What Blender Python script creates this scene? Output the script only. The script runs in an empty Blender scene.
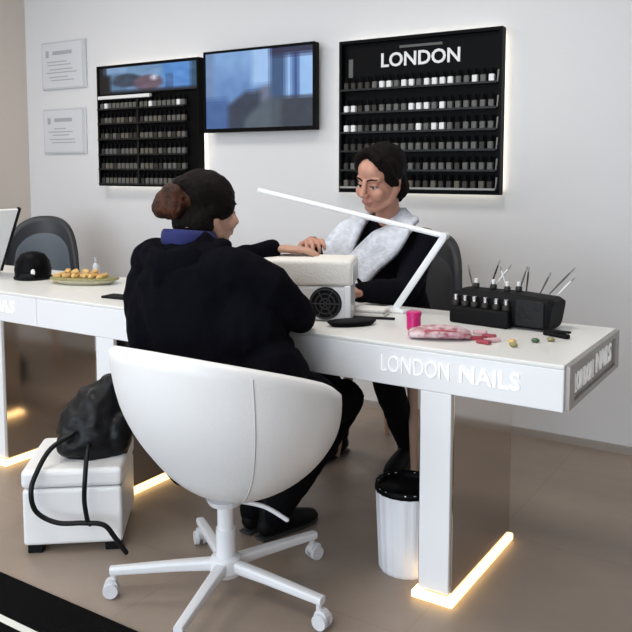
import bpy, bmesh, math, random
from mathutils import Vector, Matrix, Euler, noise
random.seed(7)
C = bpy.context.scene.collection
PI = math.pi
V = Vector

# ---------------------------------------------------------------- materials
def mat(name, col, rough=0.5, metal=0.0, coat=0.0, emit=None, estr=0.0, trans=0.0, var=0.0, vscale=8.0, bump=0.0, bscale=60.0, spec=None, col2=None):
    m = bpy.data.materials.new(name); m.use_nodes = True
    nt = m.node_tree; b = nt.nodes['Principled BSDF']
    b.inputs['Base Color'].default_value = (*col, 1)
    b.inputs['Roughness'].default_value = rough
    b.inputs['Metallic'].default_value = metal
    b.inputs['Coat Weight'].default_value = coat
    if spec is not None: b.inputs['Specular IOR Level'].default_value = spec
    if trans: b.inputs['Transmission Weight'].default_value = trans
    if emit:
        b.inputs['Emission Color'].default_value = (*emit, 1); b.inputs['Emission Strength'].default_value = estr
    if var or bump or col2:
        tc = nt.nodes.new('ShaderNodeTexCoord')
        n = nt.nodes.new('ShaderNodeTexNoise'); n.inputs['Scale'].default_value = vscale; n.inputs['Detail'].default_value = 4
        nt.links.new(tc.outputs['Object'], n.inputs['Vector'])
        if var or col2:
            r = nt.nodes.new('ShaderNodeValToRGB')
            c2 = col2 or tuple(min(1, c*(1+var)) for c in col)
            c1 = col if col2 else tuple(c*(1-var) for c in col)
            r.color_ramp.elements[0].color = (*c1, 1); r.color_ramp.elements[1].color = (*c2, 1)
            r.color_ramp.elements[0].position = .35; r.color_ramp.elements[1].position = .65
            nt.links.new(n.outputs['Fac'], r.inputs['Fac']); nt.links.new(r.outputs['Color'], b.inputs['Base Color'])
        if bump:
            n2 = nt.nodes.new('ShaderNodeTexNoise'); n2.inputs['Scale'].default_value = bscale; n2.inputs['Detail'].default_value = 3
            nt.links.new(tc.outputs['Object'], n2.inputs['Vector'])
            bp = nt.nodes.new('ShaderNodeBump'); bp.inputs['Strength'].default_value = bump; bp.inputs['Distance'].default_value = .01
            nt.links.new(n2.outputs['Fac'], bp.inputs['Height']); nt.links.new(bp.outputs['Normal'], b.inputs['Normal'])
    return m

def attr_mat(name, emission):
    m = bpy.data.materials.new(name); m.use_nodes = True
    nt = m.node_tree; b = nt.nodes['Principled BSDF']
    a = nt.nodes.new('ShaderNodeAttribute'); a.attribute_name = 'Print'
    b.inputs['Roughness'].default_value = .25
    if emission:
        b.inputs['Base Color'].default_value = (.01, .01, .012, 1)
        nt.links.new(a.outputs['Color'], b.inputs['Emission Color']); b.inputs['Emission Strength'].default_value = emission
    else:
        nt.links.new(a.outputs['Color'], b.inputs['Base Color'])
    return m

def floor_mat():
    m = bpy.data.materials.new('stone_tile'); m.use_nodes = True
    nt = m.node_tree; b = nt.nodes['Principled BSDF']; L = nt.links.new
    tc = nt.nodes.new('ShaderNodeTexCoord')
    br = nt.nodes.new('ShaderNodeTexBrick'); br.offset = 0.0; br.squash = 1.0
    br.inputs['Scale'].default_value = 1.0; br.inputs['Brick Width'].default_value = .75; br.inputs['Row Height'].default_value = .75
    br.inputs['Mortar Size'].default_value = .0025
    br.inputs['Color1'].default_value = (.295, .232, .186, 1); br.inputs['Color2'].default_value = (.308, .244, .197, 1); br.inputs['Mortar'].default_value = (.26, .204, .163, 1)
    mp = nt.nodes.new('ShaderNodeMapping'); mp.inputs['Location'].default_value = (.2, .33, 0)
    L(tc.outputs['Object'], mp.inputs['Vector']); L(mp.outputs['Vector'], br.inputs['Vector'])
    n = nt.nodes.new('ShaderNodeTexNoise'); n.inputs['Scale'].default_value = 2.2; n.inputs['Detail'].default_value = 6; n.inputs['Roughness'].default_value = .6
    L(tc.outputs['Object'], n.inputs['Vector'])
    r = nt.nodes.new('ShaderNodeValToRGB'); r.color_ramp.elements[0].position = .3; r.color_ramp.elements[1].position = .7
    r.color_ramp.elements[0].color = (.86, .86, .86, 1); r.color_ramp.elements[1].color = (1.1, 1.08, 1.06, 1)
    L(n.outputs['Fac'], r.inputs['Fac'])
    mx = nt.nodes.new('ShaderNodeMix'); mx.data_type = 'RGBA'; mx.blend_type = 'MULTIPLY'; mx.inputs[0].default_value = 1
    L(br.outputs['Color'], mx.inputs[6]); L(r.outputs['Color'], mx.inputs[7]); L(mx.outputs[2], b.inputs['Base Color'])
    b.inputs['Roughness'].default_value = .42
    return m

M = dict(
    wall=mat('wall_paint', (.66, .655, .665), .85, bump=.05, bscale=200),
    wall_l=mat('wall_paint_beige', (.58, .52, .47), .85, bump=.05, bscale=200),
    wall_r=mat('wall_paint_taupe', (.42, .36, .31), .8),
    ceil=mat('ceiling_paint', (.8, .8, .79), .9),
    floor=floor_mat(),
    skirt=mat('skirting_taupe', (.33, .29, .26), .5),
    white=mat('white_lacquer', (.80, .80, .815), .22, coat=.3),
    top=mat('desk_laminate', (.76, .75, .725), .3),
    whiteletter=mat('white_letter_added_glow', (.95, .95, .95), .3, emit=(1, 1, 1), estr=.14),  # faint glow put into the letters to brighten them; they are not lamps
    mirror=mat('bronze_mirror', (.60, .54, .48), .10, metal=1.0),
    steel=mat('brushed_steel', (.36, .33, .31), .35, metal=.8),
    endplate=mat('end_plate_grey', (.40, .37, .345), .4, metal=.2),
    led=mat('warm_led_strip', (1, .9, .7), .5, emit=(1, .67, .30), estr=2.5),
    halo=mat('rack_backlight', (1, .97, .9), .5, emit=(1, .93, .78), estr=7.0),
    leather=mat('white_leather', (.80, .79, .785), .42, bump=.08, bscale=180),
    seam=mat('seam_thread', (.55, .53, .52), .7),
    wmetal=mat('white_metal', (.74, .74, .76), .3, coat=.2),
    castw=mat('caster_plastic', (.62, .62, .64), .4),
    chrome=mat('chrome', (.75, .75, .77), .15, metal=1),
    gshell=mat('grey_plastic_shell', (.04, .042, .048), .45, spec=.3),
    gpad=mat('slate_pad', (.095, .115, .14), .6, bump=.1),
    black=mat('black_gloss', (.0025, .0025, .003), .45, spec=.06),
    blackm=mat('black_matte', (.004, .004, .0045), .6, spec=.15),
    blackl=mat('black_leather', (.004, .004, .005), .42, bump=.2, bscale=40, spec=.25),
    hood=mat('black_fleece', (.003, .003, .0052), .95, bump=.2, bscale=150, spec=.05),
    tunic=mat('black_tunic_cloth', (.004, .004, .007), .9, spec=.08),
    trou=mat('black_trouser_cloth', (.003, .003, .004), .9, spec=.08),
    blue=mat('royal_blue_cloth', (.010, .015, .10), .85),
    skin=mat('skin_light', (.47, .235, .165), .5, var=.06, vscale=30),
    skin2=mat('skin_tan', (.48, .27, .19), .5, var=.06, vscale=30),
    lips=mat('lip_pink', (.40, .13, .12), .4),
    hair=mat('dark_hair', (.005, .003, .0028), .65, bump=.4, bscale=90, spec=.08),
    hairb=mat('brown_hair', (.014, .006, .004), .6, spec=.2, col2=(.09, .030, .016), vscale=22, bump=.5, bscale=90),
    eyew=mat('eye_white', (.7, .68, .66), .2),
    iris=mat('iris_brown', (.03, .015, .01), .1),
    scarf=mat('pale_grey_knit', (.60, .63, .70), .9, var=.12, vscale=45, bump=.4, bscale=90),
    sole=mat('shoe_sole', (.03, .03, .03), .6),
    pink=mat('magenta_plastic', (.55, .012, .16), .3),
    binw=mat('ribbed_white_plastic', (.74, .75, .79), .35),
    paper=mat('paper_grey', (.60, .60, .63), .8),
    ink=mat('grey_ink', (.36, .36, .39), .8),
    acry=mat('frame_grey', (.52, .53, .56), .25),
    gold=mat('golden_nugget', (.55, .30, .08), .4, col2=(.75, .52, .22), vscale=30),
    dishm=mat('dish_olive_glass', (.45, .42, .30), .2),
    tan=mat('tan_card', (.42, .27, .20), .7),
    red=mat('red_lacquer', (.33, .04, .06), .3),
    rose=mat('rose_pale', (.65, .42, .45), .4),
    olive=mat('olive_enamel', (.25, .23, .10), .3),
    green=mat('green_enamel', (.05, .10, .05), .3),
    shelf=mat('smoked_shelf', (.012, .012, .012), .35, spec=.2),
    shelfedge=mat('shelf_edge_grey', (.26, .26, .25), .35),
    lab_w=mat('bottle_white', (.72, .72, .72), .4),
    lab_g=mat('bottle_grey', (.11, .11, .105), .45, spec=.2),
    lab_d=mat('bottle_dark', (.03, .028, .025), .4, spec=.2),
    lab_o=mat('bottle_taupe', (.11, .10, .08), .4, spec=.2),
    matpile=mat('dark_mat_pile', (.006, .0055, .006), .95, bump=.6, bscale=300, spec=.04),
    matline=mat('mat_pale_line', (.72, .72, .66), .8),
    towel=mat('white_towel', (.74, .72, .68), .9, bump=.3, bscale=120),
    lampw=mat('lamp_white', (.84, .86, .88), .3),
    diff=mat('lamp_diffuser', (.9, .9, .9), .5),
    screen=attr_mat('tv_screen', 1.0),
    poster=attr_mat('poster_print', 0),
    winframe=mat('window_frame_grey', (.2, .2, .21), .4),
)

# ---------------------------------------------------------------- object helpers
def thing(name, label, cat, loc=(0, 0, 0), rotz=0.0, group=None):
    o = bpy.data.objects.new(name, None); C.objects.link(o)
    o.location = loc; o.rotation_euler = (0, 0, rotz); o.empty_display_size = .05
    o['label'] = label; o['category'] = cat
    if group: o['group'] = group
    return o

def tag(o, label, cat, group=None):
    o['label'] = label; o['category'] = cat
    if group: o['group'] = group
    return o

def rootmat(o):
    m = Matrix.Identity(4)
    while o is not None:
        m = (Matrix.Translation(o.location) @ o.rotation_euler.to_matrix().to_4x4()) @ m
        o = o.parent
    return m

def link(name, me, parent=None):
    o = bpy.data.objects.new(name, me); C.objects.link(o)
    if parent: o.parent = parent
    return o

def obj(name, bm, m, parent=None, smooth=False, world=False, mods=None, origin=None):
    """one bmesh -> one object; world=True when the vertices are in world space"""
    if world and parent: bm.transform(rootmat(parent).inverted())
    if origin is not None: bm.transform(Matrix.Translation(-V(origin)))
    bmesh.ops.recalc_face_normals(bm, faces=bm.faces[:])
    me = bpy.data.meshes.new(name); bm.to_mesh(me); bm.free()
    for mm in (m if isinstance(m, (list, tuple)) else [m]): me.materials.append(mm)
    if smooth:
        for p in me.polygons: p.use_smooth = True
    o = link(name, me, parent)
    if origin is not None: o.location = origin
    return o

def struct(name, bm, m):
    o = obj(name, bm, m); o['kind'] = 'structure'; return o

def N(): return bmesh.new()

def box(bm, lo, hi, bev=0.0, seg=2, rot=None, mi=0):
    lo, hi = V(lo), V(hi); c = (lo+hi)/2; s = hi-lo
    r = bmesh.ops.create_cube(bm, size=1)
    vs = r['verts']
    mtx = Matrix.Translation(c) @ (rot.to_4x4() if rot else Matrix.Identity(4)) @ Matrix.Diagonal((*s, 1))
    bmesh.ops.transform(bm, matrix=mtx, verts=vs)
    fs = {f for v in vs for f in v.link_faces}
    for f in fs: f.material_index = mi
    if bev:
        es = list({e for v in vs for e in v.link_edges})
        rr = bmesh.ops.bevel(bm, geom=es, offset=bev, segments=seg, profile=.5, affect='EDGES', clamp_overlap=True)
        for f in rr['faces']: f.material_index = mi
    return bm

def frame_of(d, up=None):
    d = d.normalized()
    up = V(up) if up is not None else (V((0, 0, 1)) if abs(d.z) < .9 else V((1, 0, 0)))
    a = (up - d*up.dot(d))
    if a.length < 1e-5: a = d.orthogonal()
    a.normalize(); return a, d.cross(a)

def loft(bm, pts, radii, up=None, segs=16, cap=True, mi=0, power=2.0):
    """closed tube through pts; radii are floats or (along up, across)"""
    pts = [V(p) for p in pts]; rr = [(r, r) if not isinstance(r, (tuple, list)) else r for r in radii]
    P, R = [], []
    if cap:   # rounded ends
        def endcap(p, d, r):
            m = min(r); out = []
            for k in (0.97, .8, .5): out.append((p + d*m*k, (r[0]*math.sqrt(1-k*k), r[1]*math.sqrt(1-k*k))))
            return out
        for p, r in endcap(pts[0], (pts[0]-pts[1]).normalized(), rr[0]): P.append(p); R.append(r)
    P += pts; R += rr
    if cap:
        for p, r in reversed(endcap(pts[-1], (pts[-1]-pts[-2]).normalized(), rr[-1])): P.append(p); R.append(r)
    rings = []; prev = None
    for i, p in enumerate(P):
        d = (P[min(i+1, len(P)-1)] - P[max(i-1, 0)])
        if up is not None: a, b = frame_of(d, up)
        else:
            if prev is None: a, b = frame_of(d)
            else: a, b = frame_of(d, prev)
        prev = a
        ring = []
        for k in range(segs):
            t = 2*PI*k/segs; c, s = math.cos(t), math.sin(t)
            if power != 2.0:
                q = (abs(c)**power + abs(s)**power)**(-1/power); c *= q; s *= q
            ring.append(bm.verts.new(p + a*c*R[i][0] + b*s*R[i][1]))
        rings.append(ring)
    for i in range(len(rings)-1):
        for k in range(segs):
            f = bm.faces.new((rings[i][k], rings[i][(k+1) % segs], rings[i+1][(k+1) % segs], rings[i+1][k])); f.material_index = mi
    bm.faces.new(list(reversed(rings[0]))).material_index = mi; bm.faces.new(rings[-1]).material_index = mi
    return bm

def smooth_path(pts, n=6):
    pts = [V(p) for p in pts]; out = []
    for i in range(len(pts)-1):
        p0 = pts[max(i-1, 0)]; p1 = pts[i]; p2 = pts[i+1]; p3 = pts[min(i+2, len(pts)-1)]
        for k in range(n):
            t = k/n
            out.append(.5*((2*p1)+(p2-p0)*t+(2*p0-5*p1+4*p2-p3)*t*t+(3*p1-p0-3*p2+p3)*t**3))
    out.append(pts[-1]); return out

def tube(bm, pts, r, segs=10, n=6, up=None, mi=0):
    P = smooth_path(pts, n); return loft(bm, P, [r]*len(P), up=up, segs=segs, mi=mi)

def cyl(bm, p0, p1, r0, r1=None, segs=24, mi=0):
    return loft(bm, [p0, p1], [r0, r0 if r1 is None else r1], segs=segs, cap=False, mi=mi)

def blob(bm, c, r, rot=None, seg=20, mi=0):
    res = bmesh.ops.create_uvsphere(bm, u_segments=seg, v_segments=seg*2//3, radius=1)
    r = (r, r, r) if not isinstance(r, (tuple, list)) else r
    m = Matrix.Translation(V(c)) @ (rot.to_4x4() if rot else Matrix.Identity(4)) @ Matrix.Diagonal((*r, 1))
    bmesh.ops.transform(bm, matrix=m, verts=res['verts'])
    for v in res['verts']:
        for f in v.link_faces: f.material_index = mi
    return bm

def lathe(bm, prof, c=(0, 0, 0), segs=32, mi=0, ripple=None):
    c = V(c); rings = []
    for r, z in prof:
        ring = []
        for k in range(segs):
            t = 2*PI*k/segs; q = r*(1+(ripple(k) if ripple else 0))
            ring.append(bm.verts.new(c + V((q*math.cos(t), q*math.sin(t), z))))
        rings.append(ring)
    for i in range(len(rings)-1):
        for k in range(segs):
            bm.faces.new((rings[i][k], rings[i][(k+1) % segs], rings[i+1][(k+1) % segs], rings[i+1][k])).material_index = mi
    if prof[0][0] > 1e-6: bm.faces.new(list(reversed(rings[0]))).material_index = mi
    if prof[-1][0] > 1e-6: bm.faces.new(rings[-1]).material_index = mi
    bmesh.ops.remove_doubles(bm, verts=bm.verts[:], dist=1e-6)
    return bm

def remeshed(name, bm, m, parent, voxel, smooth=3, folds=None, factor=.5):
    """fuse overlapping closed volumes (world space) into one continuous skin"""
    inv = rootmat(parent).inverted()
    bmesh.ops.recalc_face_normals(bm, faces=bm.faces[:])
    me = bpy.data.meshes.new(name+'_volumes'); bm.to_mesh(me); bm.free()
    t = bpy.data.objects.new(name+'_volumes', me); C.objects.link(t)
    rm = t.modifiers.new('r', 'REMESH'); rm.mode = 'VOXEL'; rm.voxel_size = voxel; rm.use_smooth_shade = True
    if smooth:
        sm = t.modifiers.new('s', 'SMOOTH'); sm.iterations = smooth; sm.factor = factor
    dg = bpy.context.evaluated_depsgraph_get(); dg.update()
    new = bpy.data.meshes.new_from_object(t.evaluated_get(dg))
    bpy.data.objects.remove(t); bpy.data.meshes.remove(me)
    if folds:
        amp, sc = folds; no = [v.normal.copy() for v in new.vertices]
        for v, q in zip(new.vertices, no):
            p = v.co
            h = noise.noise(V((p.x*sc, p.y*sc, p.z*sc*.55))) + .5*noise.noise(p*sc*2.3)
            v.co = p + q*amp*h
    new.transform(inv); new.materials.clear(); new.materials.append(m); new.name = name
    for p in new.polygons: p.use_smooth = True
    return link(name, new, parent)

def lettering(name, body, m, parent, centre, size_wh, facing, weight=0.0, extrude=.004):
    """raised letters; facing '-Y' or '+X' (world), centre in world, fitted to width and height"""
    cu = bpy.data.curves.new(name+'_font', 'FONT'); cu.body = body; cu.size = 1; cu.extrude = .02; cu.offset = weight
    cu.align_x = 'CENTER'; cu.align_y = 'CENTER'; cu.resolution_u = 3
    t = bpy.data.objects.new(name+'_font', cu); C.objects.link(t)
    dg = bpy.context.evaluated_depsgraph_get(); dg.update()
    me = bpy.data.meshes.new_from_object(t.evaluated_get(dg)); bpy.data.objects.remove(t)
    xs = [v.co.x for v in me.vertices]; ys = [v.co.y for v in me.vertices]; zs = [v.co.z for v in me.vertices]
    sx = size_wh[0]/(max(xs)-min(xs)); sy = size_wh[1]/(max(ys)-min(ys)); sz = extrude/(max(zs)-min(zs))
    cx, cy = (max(xs)+min(xs))/2, (max(ys)+min(ys))/2
    rot = Euler((PI/2, 0, 0)).to_matrix().to_4x4() if facing == '-Y' else (Matrix.Rotation(PI/2, 4, 'Z') @ Euler((PI/2, 0, 0)).to_matrix().to_4x4())
    me.transform(Matrix.Translation(V(centre)) @ rot @ Matrix.Diagonal((sx, sy, sz, 1)) @ Matrix.Translation((-cx, -cy, 0)))
    me.transform(rootmat(parent).inverted()); me.materials.clear(); me.materials.append(m); me.name = name
    return link(name, me, parent)

def picture(name, lo, hi, y, fn, nu, nv, m, parent):
    """flat printed or lit panel in a plane y = const, one colour per cell"""
    bm = N(); lay = bm.loops.layers.color.new('Print')
    vs = [[bm.verts.new((lo[0]+(hi[0]-lo[0])*i/nu, y, lo[1]+(hi[1]-lo[1])*j/nv)) for i in range(nu+1)] for j in range(nv+1)]
    for j in range(nv):
        for i in range(nu):
            f = bm.faces.new((vs[j][i], vs[j][i+1], vs[j+1][i+1], vs[j+1][i]))
            c = V((0, 0, 0))
            for a in (-1, 0, 1):
                for b in (-1, 0, 1): c += V(fn(min(.999, max(0, (i+.5)/nu+a*.018)), min(.999, max(0, (j+.5)/nv+b*.028))))/9
            for l in f.loops: l[lay] = (*[max(0, min(1, q/255)) for q in c], 1)
    return obj(name, bm, m, parent, world=True)

def dup(root, loc, rotz=None, label=None):
    r = root.copy(); C.objects.link(r); r.location = loc
    if rotz is not None: r.rotation_euler = (0, 0, rotz)
    if label: r['label'] = label
    for ch in list(root.children):
        c = ch.copy(); C.objects.link(c); c.parent = r
        for g in list(ch.children):
            d = g.copy(); C.objects.link(d); d.parent = c
    return r

# ---------------------------------------------------------------- the room
WALL_Y, LEFT_X, RIGHT_X, FRONT_Y, CEIL = 3.76, -4.89, 2.6, -2.2, 2.75
bm = N(); box(bm, (LEFT_X-.1, FRONT_Y-.1, -.1), (RIGHT_X+.1, WALL_Y+.1, 0)); struct('floor', bm, M['floor'])
bm = N(); box(bm, (LEFT_X-.1, FRONT_Y-.1, CEIL), (RIGHT_X+.1, WALL_Y+.1, CEIL+.1)); struct('ceiling', bm, M['ceil'])
bm = N(); box(bm, (LEFT_X-.1, WALL_Y, 0), (RIGHT_X+.1, WALL_Y+.1, CEIL)); struct('wall_back', bm, M['wall'])
bm = N(); box(bm, (LEFT_X-.1, FRONT_Y, 0), (LEFT_X, WALL_Y, CEIL)); struct('wall_left', bm, M['wall_l'])
bm = N(); box(bm, (RIGHT_X, FRONT_Y, 0), (RIGHT_X+.1, WALL_Y, CEIL)); struct('wall_right', bm, M['wall_r'])
# shop front behind the viewer: piers, header and a framed opening the daylight comes through
WX0, WX1, WZ0, WZ1 = -4.7, 1.0, .15, 2.6
bm = N()
box(bm, (LEFT_X, FRONT_Y-.1, 0), (WX0, FRONT_Y, CEIL)); box(bm, (WX1, FRONT_Y-.1, 0), (RIGHT_X, FRONT_Y, CEIL))
box(bm, (WX0, FRONT_Y-.1, WZ1), (WX1, FRONT_Y, CEIL)); box(bm, (WX0, FRONT_Y-.1, 0), (WX1, FRONT_Y, WZ0))
struct('wall_front', bm, M['wall'])
bm = N()
for i in range(5):
    x = WX0+(WX1-WX0)*i/4; box(bm, (x-.03, FRONT_Y-.08, WZ0), (x+.03, FRONT_Y-.02, WZ1))
box(bm, (WX0, FRONT_Y-.08, WZ0), (WX1, FRONT_Y-.02, WZ0+.06)); box(bm, (WX0, FRONT_Y-.08, WZ1-.06), (WX1, FRONT_Y-.02, WZ1))
struct('window_1', bm, M['winframe'])
bm = N(); box(bm, (LEFT_X, WALL_Y-.015, 0), (RIGHT_X, WALL_Y, .035)); struct('baseboard_back', bm, M['skirt'])
bm = N(); box(bm, (LEFT_X, FRONT_Y, 0), (LEFT_X+.015, WALL_Y-.015, .035)); struct('baseboard_left', bm, M['skirt'])

# ---------------------------------------------------------------- desks
DF, DB, DT, DU = 2.12, 2.72, .775, .645
def desk(x0, x1, label, pillars, text_x, end):
    t = thing('nail_desk', label, 'desk', ((x0+x1)/2, (DF+DB)/2, 0))
    bm = N(); box(bm, (x0, DF, DU), (x1, DB, DT-.012), .004); obj('desk_body', bm, M['white'], t, world=True)
    bm = N(); box(bm, (x0, DF, DT-.012), (x1, DB, DT), .003); obj('desk_top', bm, M['top'], t, world=True)
    for px in pillars:
        a, b, d0, d1 = px-.055, px+.055, DF+.002, 2.635
        bm = N(); box(bm, (a+.006, d0, .035), (b-.006, d1, DU), .003); p = obj('pillar', bm, M['white'], t, world=True)
        for s in (-1, 1):
            xa = a if s < 0 else b-.006
            bm = N(); box(bm, (xa, d0+.012, .035), (xa+.006, d1, DU)); obj('side_panel', bm, M['mirror'], p, world=True)
        bm = N()
        q = .012
        box(bm, (a-q, d0-q, .004), (b+q, d0+.012, .026), .003); box(bm, (a-q, d1-.012, .004), (b+q, d1+q, .026), .003)
        box(bm, (a-q, d0+.012, .004), (a+.014, d1-.012, .026), .003); box(bm, (b-.014, d0+.012, .004), (b+q, d1-.012, .026), .003)
        obj('light_strip', bm, M['led'], p, world=True)
        bm = N(); box(bm, (a+.02, d0+.02, 0), (b-.02, d1-.02, .036)); obj('plinth', bm, M['steel'], p, world=True)
    w = .445
    lettering('lettering', 'LONDON', M['whiteletter'], t, (text_x-w*.235, DF-.002, .712), (w*.50, .050), '-Y', -.012)
    lettering('lettering', 'NAILS', M['whiteletter'], t, (text_x+w*.285, DF-.002, .712), (w*.40, .050), '-Y', .012)
    if end:
        bm = N(); e0, e1 = DF+.012, DB-.004
        box(bm, (x1-.002, e0, DU+.004), (x1+.003, e1, DT-.004)); ep = obj('end_panel', bm, M['endplate'], t, world=True)
        bm = N()
        for lo, hi in (((e0, DU+.004), (e1, DU+.02)), ((e0, DT-.02), (e1, DT-.004)), ((e0, DU+.02), (e0+.05, DT-.02)), ((e1-.05, DU+.02), (e1, DT-.02))):
            box(bm, (x1+.003, lo[0], lo[1]), (x1+.012, hi[0], hi[1]))
        obj('panel_frame', bm, M['steel'], ep, world=True)
        lettering('lettering', 'LONDON', M['whiteletter'], ep, (x1+.005, DF+.19, .708), (.20, .055), '+X', -.005)
        lettering('lettering', 'NAILS', M['whiteletter'], ep, (x1+.005, DF+.42, .716), (.19, .06), '+X', .02)
    return t
deskA = desk(-2.743, -.58, 'white salon desk with seated client, slim lamp and long black case on it', (-.952, -2.345), -.915, True)
deskB = desk(-4.87, -2.7445, 'white salon desk with a dish of golden nuggets and a round black lamp on it', (-3.035, -4.53), -3.10, False)

# ---------------------------------------------------------------- white tub chair
CH = V((-1.506, 1.826, 0))
def tub_chair():
    t = thing('tub_chair', 'white leather tub chair on white five-star base, client sitting in it', 'chair', CH)
    ang = lambda th: math.degrees(th)
    def rim(th): return .485 + .33*max(1e-9, math.sin(th/2)**2)**.65
    def pt(th, k, off=0.0, n=22):
        zb = .300+off; zr = rim(th); d = abs(math.sin(th)); f = math.cos(th)
        R = .350*d*d + (.31 if f > 0 else .32)*(1-d*d) - off
        a = k*PI/2
        z = zb+(zr-zb)*((1-math.cos(a))*.88+.12*k)
        r = R*(math.sin(a)**.95)*(1-.03*max(0, (k-.75))/.25)
        lean = -.05*max(0, -f)*max(0, (z-.45))/.3
        return V((r*math.sin(th)+.018, r*math.cos(th)+lean+.012, z))
    bm = N(); n, s = 22, 64
    def surf(off):
        rows = []
        for j in range(1, n+1):
            rows.append([bm.verts.new(pt(2*PI*i/s, j/n, off)) for i in range(s)])
        c = bm.verts.new((.018, .012, .300+off))
        for i in range(s): bm.faces.new((c, rows[0][i], rows[0][(i+1) % s]))
        for j in range(n-1):
            for i in range(s): bm.faces.new((rows[j][i], rows[j][(i+1) % s], rows[j+1][(i+1) % s], rows[j+1][i]))
        return rows[-1]
    o, i_ = surf(0), surf(.035)
    mid = [bm.verts.new((a.co+b.co)/2+V((0, 0, .012))) for a, b in zip(o, i_)]
    for k in range(s):
        q = (k+1) % s
        bm.faces.new((o[k], o[q], mid[q], mid[k])); bm.faces.new((mid[k], mid[q], i_[q], i_[k]))
    sh = obj('shell', bm, M['leather'], t, smooth=True)
    for deg in (128, -128):
        th = math.radians(deg); bm = N()
        P = [pt(th, k) for k in [.2+.78*i/20 for i in range(21)]]
        loft(bm, P, [.0022]*len(P), segs=6); obj('seam', bm, M['seam'], sh)
    bm = N(); lathe(bm, [(0, .395), (.13, .398), (.175, .415), (.185, .432), (.17, .446), (0, .452)], segs=40); obj('seat_cushion', bm, M['leather'], t, smooth=True)
    bm = N(); cyl(bm, (0, 0, .10), (0, 0, .21), .030); cyl(bm, (0, 0, .20), (0, 0, .315), .025); cyl(bm, (0, 0, .288), (0, 0, .306), .05, .06); obj('column', bm, M['wmetal'], t)
    bm = N(); tube(bm, [(.02, .02, .292), (.10, .06, .278), (.165, .09, .24)], .007); obj('tilt_lever', bm, M['wmetal'], t, smooth=True)
    bm = N(); lathe(bm, [(0, .065), (.045, .066), (.05, .08), (.046, .118), (.034, .125), (0, .125)]); obj('base_hub', bm, M['wmetal'], t, smooth=False)
    for k in range(5):
        a = math.radians(288+72*k); d = V((math.cos(a), math.sin(a), 0)); r = .338
        bm = N(); loft(bm, [d*.02+V((0, 0, .098)), d*.15+V((0, 0, .094)), d*(r+.012)+V((0, 0, .083))], [(.018, .018), (.015, .016), (.012, .0135)], up=(0, 0, 1), segs=16, cap=False, power=5)
        lg = obj('base_leg', bm, M['wmetal'], t)
        bm = N(); cyl(bm, d*r+V((0, 0, .05)), d*r+V((0, 0, .085)), .009, segs=12)
        side = V((-d.y, d.x, 0)); c = d*r+V((0, 0, .0255))+d*.01
        for sg in (-1, 1): loft(bm, [c+side*sg*.008, c+side*sg*.021], [.0245, .0225], segs=18, cap=False)
        loft(bm, [c-side*.012+V((0, 0, .012)), c+side*.012+V((0, 0, .012))], [.021, .021], segs=14, cap=False)
        obj('caster', bm, M['castw'], lg)
    return t
tub_chair()

# ---------------------------------------------------------------- dark technician chairs
def tech_chair(loc, rz, label, pad):
    t = thing('salon_chair', label, 'chair', loc, rz, None)
    bm = N(); n, m_ = 24, 12; rows = []
    for side, off in ((0, 0.0), (1, .035)):
        grid = []
        for i in range(n+1):
            u = -1+2*i/n; th = u*1.12
            h = .40*math.sqrt(max(0, 1-abs(u)**2.4))+.0
            col = []
            for j in range(m_+1):
                v = j/m_
                z = .50+(.10+h)*v
                R = .25+off-.02*v
                col.append(bm.verts.new((R*math.sin(th), -R*math.cos(th)+.02-.05*v*math.cos(th), z)))
            grid.append(col)
        rows.append(grid)
    for g in rows:
        for i in range(n):
            for j in range(m_): bm.faces.new((g[i][j], g[i+1][j], g[i+1][j+1], g[i][j+1]))
    a, b = rows
    for i in range(n):
        for j in (0, m_): bm.faces.new((a[i][j], a[i+1][j], b[i+1][j], b[i][j]))
    for j in range(m_):
        for i in (0, n): bm.faces.new((a[i][j], a[i][j+1], b[i][j+1], b[i][j]))
    bk = obj('backrest', bm, M['gshell'], t, smooth=True)
    # pad inside the back
    bm = N(); g = []
    for i in range(n+1):
        u = -1+2*i/n; th = u*.92; h = .40*math.sqrt(max(0, 1-abs(u*.9)**2.4))-.035; col = []
        for j in range(m_+1):
            v = j/m_; e = min(1, 4*min(v, 1-v)*1.2)*min(1, 4*(1-abs(u)))
            col.append(bm.verts.new(((.247-.012*e)*math.sin(th), -(.247-.02*e)*math.cos(th)+.02-.05*v*math.cos(th), .52+(.08+h)*v)))
        g.append(col)
    for i in range(n):
        for j in range(m_): bm.faces.new((g[i][j], g[i+1][j], g[i+1][j+1], g[i][j+1]))
    obj('back_pad', bm, pad, t, smooth=True)
    bm = N(); loft(bm, [(0, 0, .432), (0, 0, .455), (0, 0, .485)], [(.22, .225), (.23, .235), (.215, .22)], up=(0, 1, 0), segs=32, cap=False, power=3); obj('seat', bm, M['gpad'], t)
    bm = N(); loft(bm, [(0, 0, .385), (0, 0, .432)], [(.205, .21), (.215, .22)], up=(0, 1, 0), segs=32, cap=False, power=4); obj('seat_rail', bm, M['tan'], t)
    for sx in (-1, 1):
        for sy in (-1, 1):
            bm = N(); loft(bm, [(sx*.205, sy*.205, 0), (sx*.165, sy*.165, .39)], [.014, .023], segs=16, cap=False); obj('leg', bm, M['tan'], t)
    return t
tech_chair((-1.60, 3.18, 0), PI-.1, 'dark grey curved-back chair behind the technician, under the tall black rack', M['gshell'])
tech_chair((-4.00, 3.09, 0), PI+.65, 'empty slate grey tub-backed chair behind the other desk', M['gpad'])

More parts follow.
